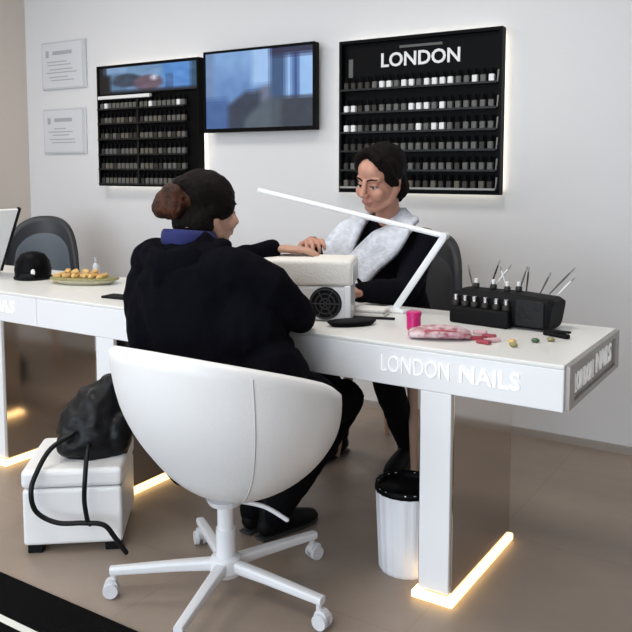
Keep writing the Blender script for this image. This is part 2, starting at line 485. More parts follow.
# ---------------------------------------------------------------- wall racks of nail polish
def bottle_mesh(label_m):
    bm = N()
    box(bm, (-.0135, -.0125, 0), (.0135, .0125, .038), .003, 1, mi=0)
    cyl(bm, (0, 0, .038), (0, 0, .042), .007, segs=10, mi=1); cyl(bm, (0, 0, .042), (0, 0, .068), .0085, .0072, segs=10, mi=1)
    me = bpy.data.meshes.new('polish_bottle'); bmesh.ops.recalc_face_normals(bm, faces=bm.faces[:]); bm.to_mesh(me); bm.free()
    me.materials.append(label_m); me.materials.append(M['black']); return me
BM = {k: bottle_mesh(M['lab_'+k]) for k in 'wgdo'}
def bottles(x0, x1, n, y, z, kinds, label, group):
    for i in range(n):
        o = bpy.data.objects.new('polish_bottle', BM[kinds(i)]); C.objects.link(o)
        o.location = (x0+(x1-x0)*i/(n-1), y, z)
        tag(o, label, 'nail polish bottle', group)

ROWN = ['top', 'second', 'third', 'fourth', 'fifth', 'lowest']
def rack(x0, x1, z0, z1, label):
    t = thing('polish_rack', label, 'wall rack', ((x0+x1)/2, 3.75, z0))
    bm = N(); box(bm, (x0, 3.716, z0), (x1, 3.734, z1), .003); obj('back_panel', bm, M['black'], t, world=True)
    bm = N(); w = .016
    box(bm, (x0, 3.684, z0), (x0+w, 3.716, z1)); box(bm, (x1-w, 3.684, z0), (x1, 3.716, z1))
    box(bm, (x0+w, 3.684, z0), (x1-w, 3.716, z0+w)); box(bm, (x0+w, 3.684, z1-w), (x1-w, 3.716, z1)); obj('outer_frame', bm, M['black'], t, world=True)
    bm = N(); q = .02
    for lo, hi in (((x0+q, z0+q), (x1-q, z0+q+.012)), ((x0+q, z1-q-.012), (x1-q, z1-q)), ((x0+q, z0+q+.012), (x0+q+.012, z1-q-.012)), ((x1-q-.012, z0+q+.012), (x1-q, z1-q-.012))):
        box(bm, (lo[0], 3.736, lo[1]), (hi[0], 3.748, hi[1]))
    obj('backlight', bm, M['halo'], t, world=True)
    bm = N()
    for xx in (x0+.12, x1-.12):
        for zz in (z0+.1, z1-.1): cyl(bm, (xx, 3.734, zz), (xx, 3.76, zz), .012, segs=12)
    obj('standoff', bm, M['steel'], t, world=True)
    return t
# right rack
RX0, RX1, RZ0, RZ1 = -2.232, -1.338, 1.171, 1.963
rr = rack(RX0, RX1, RZ0, RZ1, 'larger-looking black polish rack with white block title, above the technician')
lettering('lettering', 'LONDON', M['lab_w'], rr, (-1.778, 3.714, 1.853), (.435, .072), '-Y', .02)
bm = N(); box(bm, (-1.89, 3.711, 1.908), (-1.655, 3.716, 1.92)); obj('caption_bar', bm, M['lab_g'], rr, world=True)
bm = N(); box(bm, (-2.188, 3.711, 1.775), (-2.163, 3.716, 1.87)); obj('logo_bar', bm, M['lab_g'], rr, world=True)
rows = [1.733, 1.614, 1.512, 1.415, 1.315, 1.225]
pat = [lambda i: 'd' if i < 4 else ('w' if i in (5, 6, 8, 9, 11, 12, 13, 14, 17, 19) else 'g'),
       lambda i: 'w' if i in (0, 1, 9, 10, 11, 13) else ('d' if i in (2, 4) else 'g'),
       lambda i: 'w' if i in (0, 1, 10, 12, 13) else ('d' if i in (3, 15) else 'g'),
       lambda i: 'd' if i < 4 or i % 6 == 0 else 'g', lambda i: 'd' if i % 5 == 0 else 'g', lambda i: 'd' if i % 3 else 'o']
for k, z in enumerate(rows):
    zs = z-.026
    bm = N(); box(bm, (RX0+.017, 3.668, zs-.005), (RX1-.017, 3.716, zs), mi=0); box(bm, (RX0+.017, 3.665, zs-.006), (RX1-.017, 3.668, zs+.004), mi=1 if k == 5 else 0)
    # sloping end bracket at the right end
    loft(bm, [(RX1-.022, 3.69, zs+.002), (RX1-.012, 3.675, zs+.055)], [.004, .004], segs=6, cap=False, mi=1)
    obj('shelf', bm, [M['shelf'], M['shelfedge']], rr, world=True)
    bottles(RX0+.045, RX1-.05, 20, 3.692, zs, pat[k], f'small nail polish bottle on the {ROWN[k]} shelf of the rack above the technician', f'polish bottles on the {ROWN[k]} shelf of the title rack')
# left rack
LX0, LX1, LZ0, LZ1 = -4.085, -3.21, 1.183, 1.958
lr = rack(LX0, LX1, LZ0, LZ1, 'black polish rack with blue photo header, between certificates and television')
def poster(u, v):
    n = noise.noise(V((u*9, v*5, 3)))*18
    if u < .07 or (u < .12 and v < .7): c = (9, 10, 14)
    elif v < .10: c = (14, 22, 34)
    else:
        c = V((120, 155, 190))
        if u > .66: c = V((92, 146, 210))
        if u < .30: c = V((96, 128, 158)) if v < .75 else V((140, 172, 205))
        d = ((u-.30)/.16)**2+((v-.48)/.25)**2
        if d < 1: c = V((62, 74, 92))
        d = ((u-.52)/.15)**2+((v-.35)/.28)**2
        if d < 1: c = V((112, 92, 104))
        d = ((u-.58)/.03)**2+((v-.52)/.10)**2
        if d < 1: c = V((225, 215, 228))
        if .72 < u < .75 and v < .62: c = V((48, 60, 84))
        if u > .94: c = V((52, 84, 108))
        c = (c[0]*.88+n, c[1]*.9+n, c[2]*.93+n)
    return tuple(max(q, 0) for q in c)
picture('header_photo', (LX0+.017, 1.775), (LX1-.017, LZ1-.017), 3.69, poster, 66, 20, M['poster'], lr)
bm = N(); box(bm, (LX0+.017, 3.6905, 1.775), (LX1-.017, 3.714, LZ1-.017)); obj('header_board', bm, M['black'], lr, world=True)
bm = N(); box(bm, (LX0+.017, 3.672, 1.742), (LX0+.48, 3.70, 1.764), .004); obj('title_strip', bm, M['lab_w'], lr, world=True)
bm = N(); box(bm, (-3.725, 3.68, LZ0+.017), (-3.712, 3.716, 1.775)); obj('divider', bm, M['shelf'], lr, world=True)
rows = [1.705, 1.612, 1.512, 1.413, 1.319, 1.225]
for k, z in enumerate(rows):
    zs = z-.026
    bm = N(); box(bm, (LX0+.017, 3.668, zs-.005), (LX1-.10, 3.716, zs), mi=0); box(bm, (LX0+.017, 3.665, zs-.006), (LX1-.10, 3.668, zs+.004), mi=0)
    obj('shelf', bm, [M['shelf'], M['shelfedge']], lr, world=True)
    kd = lambda i, k=k: random.choice('ooggd' if k else 'gwggo')
    lab, gr = f'small nail polish bottle on the {ROWN[k]} shelf of the rack with the blue photo', f'polish bottles on the {ROWN[k]} shelf of the blue photo rack'
    bottles(LX0+.045, -3.745, 9, 3.692, zs, kd, lab, gr); bottles(-3.685, LX1-.125, 10, 3.692, zs, kd, lab, gr)

# ---------------------------------------------------------------- television
tv = thing('tv', 'flat television showing a bluish picture, hung between the two racks', 'television', (-2.775, 3.73, 1.508))
TX0, TX1, TZ0, TZ1 = -3.165, -2.381, 1.508, 1.979
bm = N(); box(bm, (TX0, 3.682, TZ0), (TX1, 3.725, TZ1), .006); obj('casing', bm, M['black'], tv, world=True)
bm = N(); b = .014
for lo, hi in (((TX0, TZ0), (TX1, TZ0+.022)), ((TX0, TZ1-b), (TX1, TZ1)), ((TX0, TZ0+.022), (TX0+b, TZ1-b)), ((TX1-b, TZ0+.022), (TX1, TZ1-b))):
    box(bm, (lo[0], 3.676, lo[1]), (hi[0], 3.684, hi[1]))
obj('bezel', bm, M['black'], tv, world=True)
bm = N(); box(bm, (-2.95, 3.725, 1.62), (-2.6, 3.759, 1.86)); obj('wall_bracket', bm, M['steel'], tv, world=True)
def tvpic(u, v):
    n = noise.noise(V((u*14, v*9, 1)))*10
    c = V((92, 130, 182))
    if v > .55: c = c.lerp(V((118, 156, 204)), min(1, (v-.55)*3))
    if u < .08: c = V((104, 132, 172))
    if .45 < u < .62 and v > .55: c = V((150, 184, 226))
    if v < .55-.0 and u > .2 and v < .62*u+.18: c = V((96, 104, 128))
    if .2 < u < .53 and v < .47-.05*abs(u-.4) and v < .2+1.0*(u-.12): c = V((36, 48, 68))
    if u < .22 and v < .4: c = V((58, 92, 146))
    if .38 < u < .75 and v < .55*(1-abs(u-.62)*2.2) and v < 1.2*(u-.28): c = V((72, 86, 98))
    if u > .62:
        if v > .90: c = V((16, 22, 60))
        elif v > .38:
            c = V((46, 76, 116))
            if .76 < u < .82 or u > .875: c = V((142, 180, 226))
            elif u >= .82: c = V((42, 74, 132))
        else: c = V((38, 48, 62)) if u > .72 else V((64, 76, 88))
    c = [max(0, q+n) for q in c]
    return c
picture('screen', (TX0+b, TZ0+.022), (TX1-b, TZ1-b), 3.6815, tvpic, 100, 60, M['screen'], tv)

# ---------------------------------------------------------------- certificates
def cert(x0, x1, z0, z1, label, seed):
    t = thing('certificate_frame', label, 'framed certificate', ((x0+x1)/2, WALL_Y, z0), 0, 'framed certificates on the wall')
    bm = N(); box(bm, (x0, 3.742, z0), (x1, 3.759, z1), .003); obj('frame', bm, M['acry'], t, world=True)
    bm = N(); box(bm, (x0+.012, 3.739, z0+.012), (x1-.03, 3.743, z1-.012)); d = obj('document', bm, M['paper'], t, world=True)
    rnd = random.Random(seed); bm = N()
    w = x1-x0
    box(bm, (x0+.05, 3.7375, z1-.105), (x0+.08, 3.739, z1-.06)); box(bm, (x0+.12, 3.7375, z1-.09), (x1-.13, 3.739, z1-.065))
    z = z1-.14
    while z > z0+.05:
        a = rnd.uniform(.05, .12); c = rnd.uniform(.08, .2); box(bm, (x0+a, 3.738, z), (x1-c, 3.739, z+.007)); z -= rnd.choice((.022, .03))
    obj('print', bm, M['ink'], d, world=True); return t
cert(-4.70, -4.255, 1.842, 2.165, 'upper of the two pale framed certificates on the back wall', 1)
cert(-4.70, -4.27, 1.40, 1.708, 'lower of the two pale framed certificates on the back wall', 2)

# ---------------------------------------------------------------- footstool and bag
fc = thing('footstool', 'white box footstool on small black feet with a black bag on top', 'footstool', (-2.213, 1.880, 0), math.radians(39))
bm = N(); box(bm, (-.164, -.17, .03), (.164, .17, .225), .012, 3); obj('body', bm, M['leather'], fc)
bm = N(); box(bm, (-.167, -.174, .229), (.167, .174, .292), .016, 3); obj('lid', bm, M['leather'], fc)
for sx in (-1, 1):
    for sy in (-1, 1):
        bm = N(); box(bm, (sx*.128-.025, sy*.135-.025, 0), (sx*.128+.025, sy*.135+.025, .031), .004); obj('foot', bm, M['blackm'], fc)
hb = thing('handbag', 'slouchy black leather bag on the white footstool, straps hanging down its front', 'bag', fc.location+V((.045, .02, .292)), math.radians(39))
bm = N()
loft(bm, [(-.005, .015, .02), (.0, .015, .07), (.01, .02, .13), (.03, .03, .19), (.06, .035, .235)], [(.10, .135), (.11, .145), (.10, .13), (.08, .095), (.05, .055)], up=(0, 1, 0), segs=24)
blob(bm, (-.06, -.05, .05), (.07, .06, .05)); blob(bm, (.09, .0, .08), (.055, .08, .08)); blob(bm, (.055, .03, .215), (.04, .035, .05))
hbo = remeshed('bag_body', bm.transform(rootmat(hb) @ Matrix.Diagonal((.92, .92, .95, 1))) or bm, M['blackl'], hb, .006, 4, (.012, 13))
bm = N(); tube(bm, [(-.05, -.09, .10), (-.115, -.150, .07), (-.155, -.196, .0), (-.165, -.222, -.05), (-.15, -.222, -.115), (-.085, -.222, -.155), (.0, -.222, -.16), (.065, -.222, -.17), (.10, -.222, -.215), (.135, -.222, -.268)], .0085, 8); obj('strap', bm, M['blackl'], hb, smooth=True)
bm = N(); tube(bm, [(.0, -.10, .06), (.005, -.175, .03), (.008, -.219, -.005), (.004, -.222, -.08), (.012, -.222, -.15), (.02, -.222, -.165)], .008, 8); obj('strap', bm, M['blackl'], hb, smooth=True)
bm = N(); tube(bm, [(.03, .03, .18), (.07, .05, .27), (.125, .05, .29), (.135, .04, .22), (.12, .03, .13)], .008, 8); obj('handle', bm, M['blackl'], hb, smooth=True)

# ---------------------------------------------------------------- waste bin
wb = thing('waste_bin', 'ribbed white waste bin with a black liner under the desk', 'bin', (-1.116, 2.280, 0))
bm = N(); prof = [(0, 0), (.088, 0), (.092, .01), (.104, .265), (.104, .28), (.098, .28), (.086, .02), (0, .02)]
lathe(bm, prof, segs=80, ripple=lambda k: .018 if k % 4 < 2 else 0); obj('bucket', bm, M['binw'], wb)
bm = N(); lathe(bm, [(.1075, .264), (.108, .272), (.1055, .284), (.100, .286), (.094, .262), (.080, .15), (.055, .09), (0, .08)], segs=48, ripple=lambda k: .012*math.sin(k*2.7)); obj('bin_liner', bm, M['black'], wb, smooth=True)

# ---------------------------------------------------------------- things on the desk
def onto(name, label, cat, x, y, rz=0, group=None): return thing(name, label, cat, (x, y, DT), rz, group)
# slim arched lamp
lp = onto('desk_lamp', 'white slim bar desk lamp leaning in front of the technician', 'lamp', -1.33, 2.60)
bm = N(); box(bm, (-.05, -.035, 0), (.05, .035, .014), .005); obj('base', bm, M['lampw'], lp)
sv = V((.19, 0, .288))
bm = N(); loft(bm, [(0, 0, .012), sv], [(.006, .0125), (.006, .0125)], up=(0, 1, 0), segs=12, cap=False, power=4); obj('stem', bm, M['lampw'], lp)
bm = N(); loft(bm, [sv+V((0, -.016, 0)), sv+V((0, .016, 0))], [.013, .013], cap=False); obj('hinge', bm, M['wmetal'], lp)
bm = N(); e = V((-.62, 0, .436)); loft(bm, [sv+V((.012, 0, -.002)), e], [(.008, .014), (.008, .014)], up=(0, 0, 1), segs=12, cap=False, power=4); br_ = obj('light_bar', bm, M['lampw'], lp)
bm = N(); dn = V((0, 0, -.0085)); loft(bm, [sv+(e-sv)*.03+dn, sv+(e-sv)*.97+dn], [(.0015, .010)]*2, up=(0, 0, 1), segs=8, cap=False); obj('diffuser', bm, M['diff'], br_)

# nail dust collector with hand rest
dc = onto('dust_collector', 'white nail dust collector with a dark round fan, between the two women', 'nail dust collector', -1.53, 2.36, math.radians(24))
bm = N(); box(bm, (-.13, -.085, 0), (.13, .085, .122), .012, 3); hs = obj('housing', bm, M['white'], dc)
bm = N(); loft(bm, [(.052, -.084, .062), (.052, -.094, .062)], [.057, .054], segs=36, cap=False); fg = obj('fan_grille', bm, M['blackm'], dc)
bm = N()
for r in (.018, .034, .050): 
    pts = [(.052+r*math.cos(2*PI*k/32), -.095, .062+r*math.sin(2*PI*k/32)) for k in range(33)]; loft(bm, pts, [.002]*33, segs=6)
for k in range(6):
    a = k*PI/3; loft(bm, [(.052, -.095, .062), (.052+.052*math.cos(a), -.095, .062+.052*math.sin(a))], [.002, .002], segs=6)
obj('guard_wires', bm, M['gshell'], fg, smooth=True)
bm = N(); box(bm, (.118, -.098, 0), (.140, .05, .125), .004); obj('side_fin', bm, M['white'], dc)
hr = thing('hand_rest', "cream padded hand rest on the dust collector under the client's left hand", 'hand rest', (-1.557, 2.367, DT+.1225), math.radians(24))
bm = N(); box(bm, (-.165, -.11, 0), (.165, .095, .088), .014, 4); obj('cushion', bm, M['towel'], hr, smooth=True)
bm = N(); box(bm, (.155, -.100, .004), (.168, .085, .074), .004); obj('end_cap', bm, M['wmetal'], hr)

ov = onto('oval_dish', 'black oval dish lying flat at the front of the desk', 'dish', -1.335, 2.29, math.radians(50))
bm = N(); lathe(bm, [(0, 0), (.07, 0), (.085, .012), (.083, .016), (.068, .006), (0, .005)], segs=36); bm.transform(Matrix.Diagonal((1, .48, 1, 1))); obj('bowl', bm, M['black'], ov, smooth=True)
bm = N(); lathe(bm, [(.083, .0155), (.0855, .0145), (.0855, .0175), (.083, .018)], segs=36); bm.transform(Matrix.Diagonal((1, .48, 1, 1))); obj('rim', bm, M['blackm'], ov, smooth=True)
tw = onto('folded_towel', 'small folded white towel beside the foot of the lamp', 'towel', -1.37, 2.495, .2)
for k in range(2):
    bm = N(); box(bm, (-.055, -.04, k*.014), (.055, .04, k*.014+.014), .006, 3); obj('fold', bm, M['towel'], tw, smooth=True)
bm = N(); box(bm, (-.08, -.012, 0), (.08, .012, .006), .0025, 2)
nf = obj('nail_file', bm, M['blackm']); nf.location = (-1.335, 2.43, DT); nf.rotation_euler = (0, 0, .35); tag(nf, 'flat black nail file lying beside the lamp stem', 'nail file')

cp = onto('pink_cup', 'small magenta pink pot standing near the desk edge', 'pot', -1.128, 2.335)
bm = N(); lathe(bm, [(0, 0), (.02, 0), (.023, .005), (.023, .045), (.021, .047), (.019, .044), (.019, .006), (0, .006)], segs=28); obj('pot', bm, M['pink'], cp, smooth=False)
bm = N(); lathe(bm, [(.0232, .044), (.0245, .046), (.0245, .058), (.022, .061), (0, .061)], segs=28); obj('lid', bm, M['pink'], cp)

# swatches / pouch
pc = onto('patterned_pouch', 'rose and white patterned zip pouch lying on the desk', 'pouch', -1.005, 2.265, math.radians(25))
pm = mat('patterned_cloth', (.62, .50, .52), .7, col2=(.30, .06, .09), vscale=38)
bm = N(); loft(bm, [(-.085, 0, .014), (-.05, 0, .018), (0, .0, .021), (.06, 0, .018), (.085, 0, .013)], [(.013, .045), (.018, .055), (.020, .058), (.018, .052), (.012, .042)], up=(0, 0, 1), segs=24); obj('pouch_body', bm, pm, pc, smooth=True)
bm = N(); tube(bm, [(-.085, -.03, .020), (-.03, -.045, .030), (.03, -.045, .030), (.088, -.03, .018)], .003, 8); obj('zip', bm, M['red'], pc, smooth=True)
sw = [(-.90, 2.30, .5, 'red'), (-.875, 2.345, .2, 'red'), (-.845, 2.30, .9, 'rose'), (-.92, 2.385, .1, 'rose'), (-.86, 2.26, -.2, 'red')]
wh = ['nearest the pouch', 'behind the first red one', 'between the red ones', 'close to the black case', 'at the front of its row']
for i, (x, y, r, k) in enumerate(sw):
    bm = N(); box(bm, (-.022, -.011, 0), (.022, .011, .012), .004, 2)
    o = obj('colour_chip', bm, M[k]); o.location = (x, y, DT); o.rotation_euler = (0, 0, r)
    tag(o, f'small {k} glossy colour chip on the desk, {wh[i]}', 'colour chip', 'colour chips beside the pouch')
for i, (x, y, k, d) in enumerate([(-.79, 2.31, 'gold', 'golden'), (-.735, 2.36, 'green', 'dark green'), (-.70, 2.40, 'olive', 'olive'), (-.77, 2.265, 'olive', 'olive')]):
    bm = N(); blob(bm, (0, 0, .007), (.013, .010, .007), seg=14)
    o = obj('nail_gem', bm, M[k], smooth=True); o.location = (x, y, DT)
    tag(o, f'tiny {d} nail gem on the bare desk end' + ('', '', ' beside the black clipper', ' nearest the front edge')[i], 'gem', 'nail gems at the desk end')
# black clipper
cl = onto('nail_clipper', 'small black clipper lying in front of the black case end', 'clipper', -.705, 2.475, math.radians(-20))
bm = N(); box(bm, (-.045, -.010, 0), (.045, .010, .014), .004, 2); obj('lower_jaw', bm, M['blackm'], cl)
bm = N(); box(bm, (-.03, -.008, .0145), (.05, .008, .022), .003, 2, rot=Matrix.Rotation(-.08, 3, 'Y')); obj('lever', bm, M['blackm'], cl)

# long black case with bottles and brushes
KX, KY = -.905, 2.60
kc = onto('brush_case', 'long black case holding capped bottles and brushes on the desk', 'organiser', KX, KY, math.radians(-6))
bm = N(); loft(bm, [(-.175, 0, .055), (-.162, 0, .056), (.05, 0, .056), (.160, 0, .054), (.172, 0, .052)], [(.045, .055), (.054, .064), (.056, .066), (.052, .064), (.046, .056)], up=(0, 0, 1), segs=32, cap=False, power=5); obj('case_body', bm, M['blackm'], kc)
bm = N(); box(bm, (-.172, -.098, 0), (.045, -.062, .058), .008, 2); obj('front_tray', bm, M['blackm'], kc)
bm = N(); box(bm, (.055, -.071, .012), (.155, -.062, .098), .004, 2); obj('flap', bm, M['blackl'], kc)
km = rootmat(kc)
bots = [(-.155, -.08), (-.12, -.08), (-.085, -.08), (-.045, -.08), (-.005, -.08), (.03, -.08)]
for i, (x, y) in enumerate(bots):
    p = km @ V((x, y, .0585))
    t = thing('capped_bottle', 'small silver-capped bottle in the front tray of the long black case', 'bottle', p, 0, 'silver-capped bottles in the case tray')
    bm = N(); lathe(bm, [(0, 0), (.011, 0), (.012, .004), (.012, .016), (.006, .02), (0, .02)], segs=16); obj('glass', bm, M['lab_d'], t, smooth=True)
    bm = N(); lathe(bm, [(0, .0195), (.0075, .0195), (.0075, .036), (.006, .038), (0, .038)], segs=16); obj('cap', bm, M['chrome'], t)
cb2 = [(-.12, .0), (-.06, .01), (.0, -.01), (.03, .015)]
for i, (x, y) in enumerate(cb2):
    p = km @ V((x, y, .1125))
    t = thing('capped_bottle', 'white-capped little bottle standing on top of the long black case', 'bottle', p, 0, 'white-capped bottles on the case top')
    bm = N(); lathe(bm, [(0, 0), (.010, 0), (.011, .004), (.011, .014), (.006, .018), (0, .018)], segs=16); obj('glass', bm, M['lab_d'], t, smooth=True)
    bm = N(); lathe(bm, [(0, .0175), (.007, .0175), (.007, .03), (.0055, .032), (0, .032)], segs=16); obj('cap', bm, M['lab_w'], t)
brs = [(-.15, .03, -.02, 0, .075, 'g'), (-.085, .035, .03, .01, .10, 'd'), (-.07, .03, .055, .02, .085, 'w'), (-.02, .035, -.03, 0, .08, 'w'), (.025, .03, .02, .02, .085, 'g'),
       (.05, .03, .004, .01, .085, 'd'), (.10, .03, .03, .01, .07, 'g'), (.13, .035, .075, .02, .09, 'g'), (.16, .03, .05, .01, .06, 'w')]
bdesc = {'g': 'grey', 'd': 'dark', 'w': 'pale'}
for i, (x, y, dx, dy, h, k) in enumerate(brs):
    p = km @ V((x, y, .1115)); tip = V((dx, dy, h))
    t = thing('nail_brush', f'thin {bdesc[k]}-handled nail brush standing upright out of the long black case', 'brush', p, 0, f'{bdesc[k]} nail brushes in the black case')
    bm = N(); loft(bm, [V((0, 0, 0)), tip*.55, tip*.8], [.0022, .0034, .0025], segs=8); obj('handle', bm, M['lab_'+k], t, smooth=True)
    bm = N(); loft(bm, [tip*.79, tip*.9, tip], [.0026, .0036, .001], segs=8); obj('bristles', bm, M['shelfedge'], t, smooth=True)

# ---------------------------------------------------------------- other desk
gd = onto('shallow_dish', 'shallow oval dish heaped with golden nuggets on the other desk', 'dish', -2.855, 2.475, math.radians(22))
bm = N(); lathe(bm, [(0, 0), (.125, 0), (.162, .022), (.159, .026), (.123, .006), (0, .006)], segs=40); bm.transform(Matrix.Diagonal((1, .55, 1, 1))); obj('bowl', bm, M['dishm'], gd, smooth=True)
bm = N(); lathe(bm, [(.159, .0245), (.165, .022), (.165, .028), (.159, .029)], segs=40); bm.transform(Matrix.Diagonal((1, .55, 1, 1))); obj('rim', bm, M['olive'], gd, smooth=True)
nug = None; gm = rootmat(gd)
def nugget_mesh():
    bm = N(); bmesh.ops.create_icosphere(bm, subdivisions=2, radius=1)
    for v in bm.verts: v.co *= 1+.3*noise.noise(v.co*1.7)
    bm.transform(Matrix.Diagonal((.018, .014, .011, 1)))
    me = bpy.data.meshes.new('golden_nugget'); bm.to_mesh(me); bm.free(); me.materials.append(M['gold']); return me
NM = nugget_mesh(); rnd = random.Random(3)
spots = []
for i in range(6):
    for j in range(-2, 3):
        x = -.125+.044*i+rnd.uniform(-.006, .006); y = j*.027+rnd.uniform(-.004, .004)
        if (x/.15)**2+(y/.075)**2 < 1: spots.append((x-.012, y, .018))
for i in range(6):
    for j in range(-1, 2): spots.append((-.12+.042*i, j*.030+rnd.uniform(-.005, .005), .037))
for i in range(4): spots.append((-.085+.043*i, rnd.uniform(-.015, .015), .055))
for x, y, z in spots:
    o = bpy.data.objects.new('golden_nugget', NM); C.objects.link(o); o.location = gm @ V((x, y, z)); o.rotation_euler = (rnd.uniform(-.3, .3), rnd.uniform(-.3, .3), rnd.uniform(0, 6))
    tag(o, 'golden brown nugget heaped in the shallow dish on the other desk', 'nugget', 'golden nuggets in the dish')
# round black nail lamp
ul = onto('nail_lamp', 'squat round black nail lamp with a white button, in front of the empty chair', 'nail lamp', -3.185, 2.45, math.radians(52))
bm = N(); lathe(bm, [(0, 0), (.07, 0), (.082, .012), (.085, .045), (.078, .085), (.055, .118), (.025, .130), (0, .132)], segs=36); obj('dome', bm, M['black'], ul, smooth=True)
bm = N(); lathe(bm, [(.080, .0), (.088, .003), (.088, .012), (.080, .014)], segs=36); obj('base_ring', bm, M['blackm'], ul, smooth=True)
bm = N(); blob(bm, (.0, -.086, .040), (.010, .006, .015)); obj('button', bm, M['lab_w'], ul, smooth=True)
bm = N(); loft(bm, [(-.055, -.062, .02), (-.03, -.085, .021), (.0, -.088, .021)], [(.014, .006)]*3, up=(0, 0, 1), segs=12); obj('hand_opening', bm, M['blackm'], ul, smooth=True)
sb = onto('slim_bottle', 'slim grey bottle standing at the back of the other desk', 'bottle', -3.02, 2.69)
bm = N(); lathe(bm, [(0, 0), (.014, 0), (.016, .005), (.016, .05), (.008, .062), (0, .062)], segs=20); obj('glass', bm, M['acry'], sb, smooth=True)
bm = N(); lathe(bm, [(0, .061), (.008, .061), (.008, .09), (0, .092)], segs=16); obj('cap', bm, M['ink'], sb)
ph = onto('mobile_phone', "black phone lying on the desk behind the client's left shoulder", 'phone', -2.405, 2.27, math.radians(5))
bm = N(); box(bm, (-.075, -.036, 0), (.075, .036, .009), .003, 2); obj('phone_body', bm, M['blackm'], ph)
bm = N(); box(bm, (-.071, -.033, .009), (.071, .033, .0095)); obj('screen', bm, M['black'], ph)
lt = onto('desk_monitor', 'tilted pale screen panel with a dark edge standing on the other desk', 'monitor', -3.61, 2.335, math.radians(90))
bm = N(); box(bm, (-.15, -.13, 0), (.15, .06, .014), .004, 2); ba = obj('stand_base', bm, M['steel'], lt)
rt = Matrix.Rotation(math.radians(27), 3, 'X')
def lidbox(lo, hi, bev=0):
    b_ = N(); box(b_, lo, hi, bev, 2); b_.transform(Matrix.Translation((0, -.104, .012)) @ rt.to_4x4()); return b_
ld = obj('panel', lidbox((-.16, -.010, .004), (.158, .002, .355), .003), M['lampw'], lt)
obj('screen', lidbox((-.15, .0022, .016), (.15, .0035, .345)), M['black'], ld)
obj('panel_edge', lidbox((.1585, -.012, .004), (.172, .005, .36)), M['blackm'], ld)

# floor mat
fm = thing('floor_mat', 'dark entrance mat with a pale border line on the floor', 'mat', (-2.3, 1.0, 0))
bm = N(); box(bm, (-3.4, .55, 0), (-1.0, 1.525, .008), .002); obj('pile', bm, M['matpile'], fm, world=True)
bm = N()
for lo, hi in (((-3.22, 1.345), (-1.13, 1.368)), ((-3.22, .68), (-1.13, .703)), ((-3.243, .68), (-3.22, 1.368)), ((-1.13, .68), (-1.107, 1.368))): box(bm, (*lo, .0075), (*hi, .0095))
obj('border_line', bm, M['matline'], fm, world=True)

# ---------------------------------------------------------------- people
def hframe(c, fwd, up):
    f = V(fwd).normalized(); u = V(up); u = (u-f*u.dot(f)).normalized(); r = f.cross(u)
    m = Matrix((r, f, u)).transposed().to_4x4(); m.translation = V(c); return m   # local (right, forward, up)

def head_volumes(bm, H):
    h = N()
    blob(h, (0, -.012, .035), (.073, .093, .080), seg=28); blob(h, (0, .018, -.028), (.066, .066, .070), seg=28); blob(h, (0, .030, .045), (.056, .052, .050), seg=24)
    blob(h, (0, .038, -.062), (.046, .050, .045)); blob(h, (0, .066, -.094), (.024, .020, .017))
    for s in (-1, 1):
        loft(h, [(s*.062, -.012, -.035), (s*.050, .020, -.075), (s*.018, .062, -.096)], [.020, .018, .016], segs=12)
        blob(h, (s*.034, .062, -.032), (.030, .024, .028)); loft(h, [(s*.010, .0745, .021), (s*.030, .0700, .024), (s*.047, .0575, .021)], [.009, .0105, .010], segs=12)
        blob(h, (s*.031, .067, .002), (.016, .012, .011), Matrix.Rotation(-s*.45, 3, 'Z')); blob(h, (s*.010, .096, -.032), (.008, .010, .008))
        blob(h, (s*.074, -.010, -.006), (.010, .020, .031), Matrix.Rotation(s*.25, 3, 'Z'))
    loft(h, [(0, .082, .018), (0, .094, -.008), (0, .106, -.026)], [.008, .010, .012], segs=12)
    blob(h, (0, .088, -.056), (.022, .010, .006)); blob(h, (0, .087, -.067), (.019, .010, .007))
    h.transform(H)
    tmp = bpy.data.meshes.new('head_volumes'); h.to_mesh(tmp); h.free(); bm.from_mesh(tmp); bpy.data.meshes.remove(tmp)

def hand_volumes(bm, wrist, fwd, palm_n, side, curl=.25, spread=.12, scale=1.0):
    """palm with four unequal bent fingers and a thumb from the side; side=+1 puts the thumb on frame right"""
    f = V(fwd).normalized(); n = V(palm_n); n = (n-f*n.dot(f)).normalized(); r = f.cross(n)*side
    w = V(wrist); S = scale
    P = lambda a, b, c=0: w+(f*a+r*b+n*c)*S
    loft(bm, [P(-.02, 0), P(.02, .003), P(.05, .002), P(.085, -.001)], [(.017*S, .024*S), (.014*S, .032*S), (.0125*S, .038*S), (.0105*S, .036*S)], up=n, segs=16)
    for b, L in ((.029, .066), (.010, .076), (-.010, .070), (-.028, .054)):
        ang = spread*b/.03; p = P(.070, b*.9); pts = [p]; q = p.copy(); c = 0; a_ = 0
        q = P(.088, b); pts.append(q)
        for k, fr in enumerate((.45, .32, .23)):
            a_ += curl*(1.0+.4*k)
            d = (f*math.cos(a_)+r*math.sin(ang)-n*0+n*math.sin(a_)).normalized(); q = q+d*L*fr*S; pts.append(q.copy())
        loft(bm, pts, [.0085*S, .0092*S, .0084*S, .0076*S, .0062*S], segs=10)
    loft(bm, [P(.015, .022), P(.040, .044, .006), P(.066, .054, .014), P(.088, .052, .020)], [.013*S, .0118*S, .0098*S, .0072*S], segs=10)

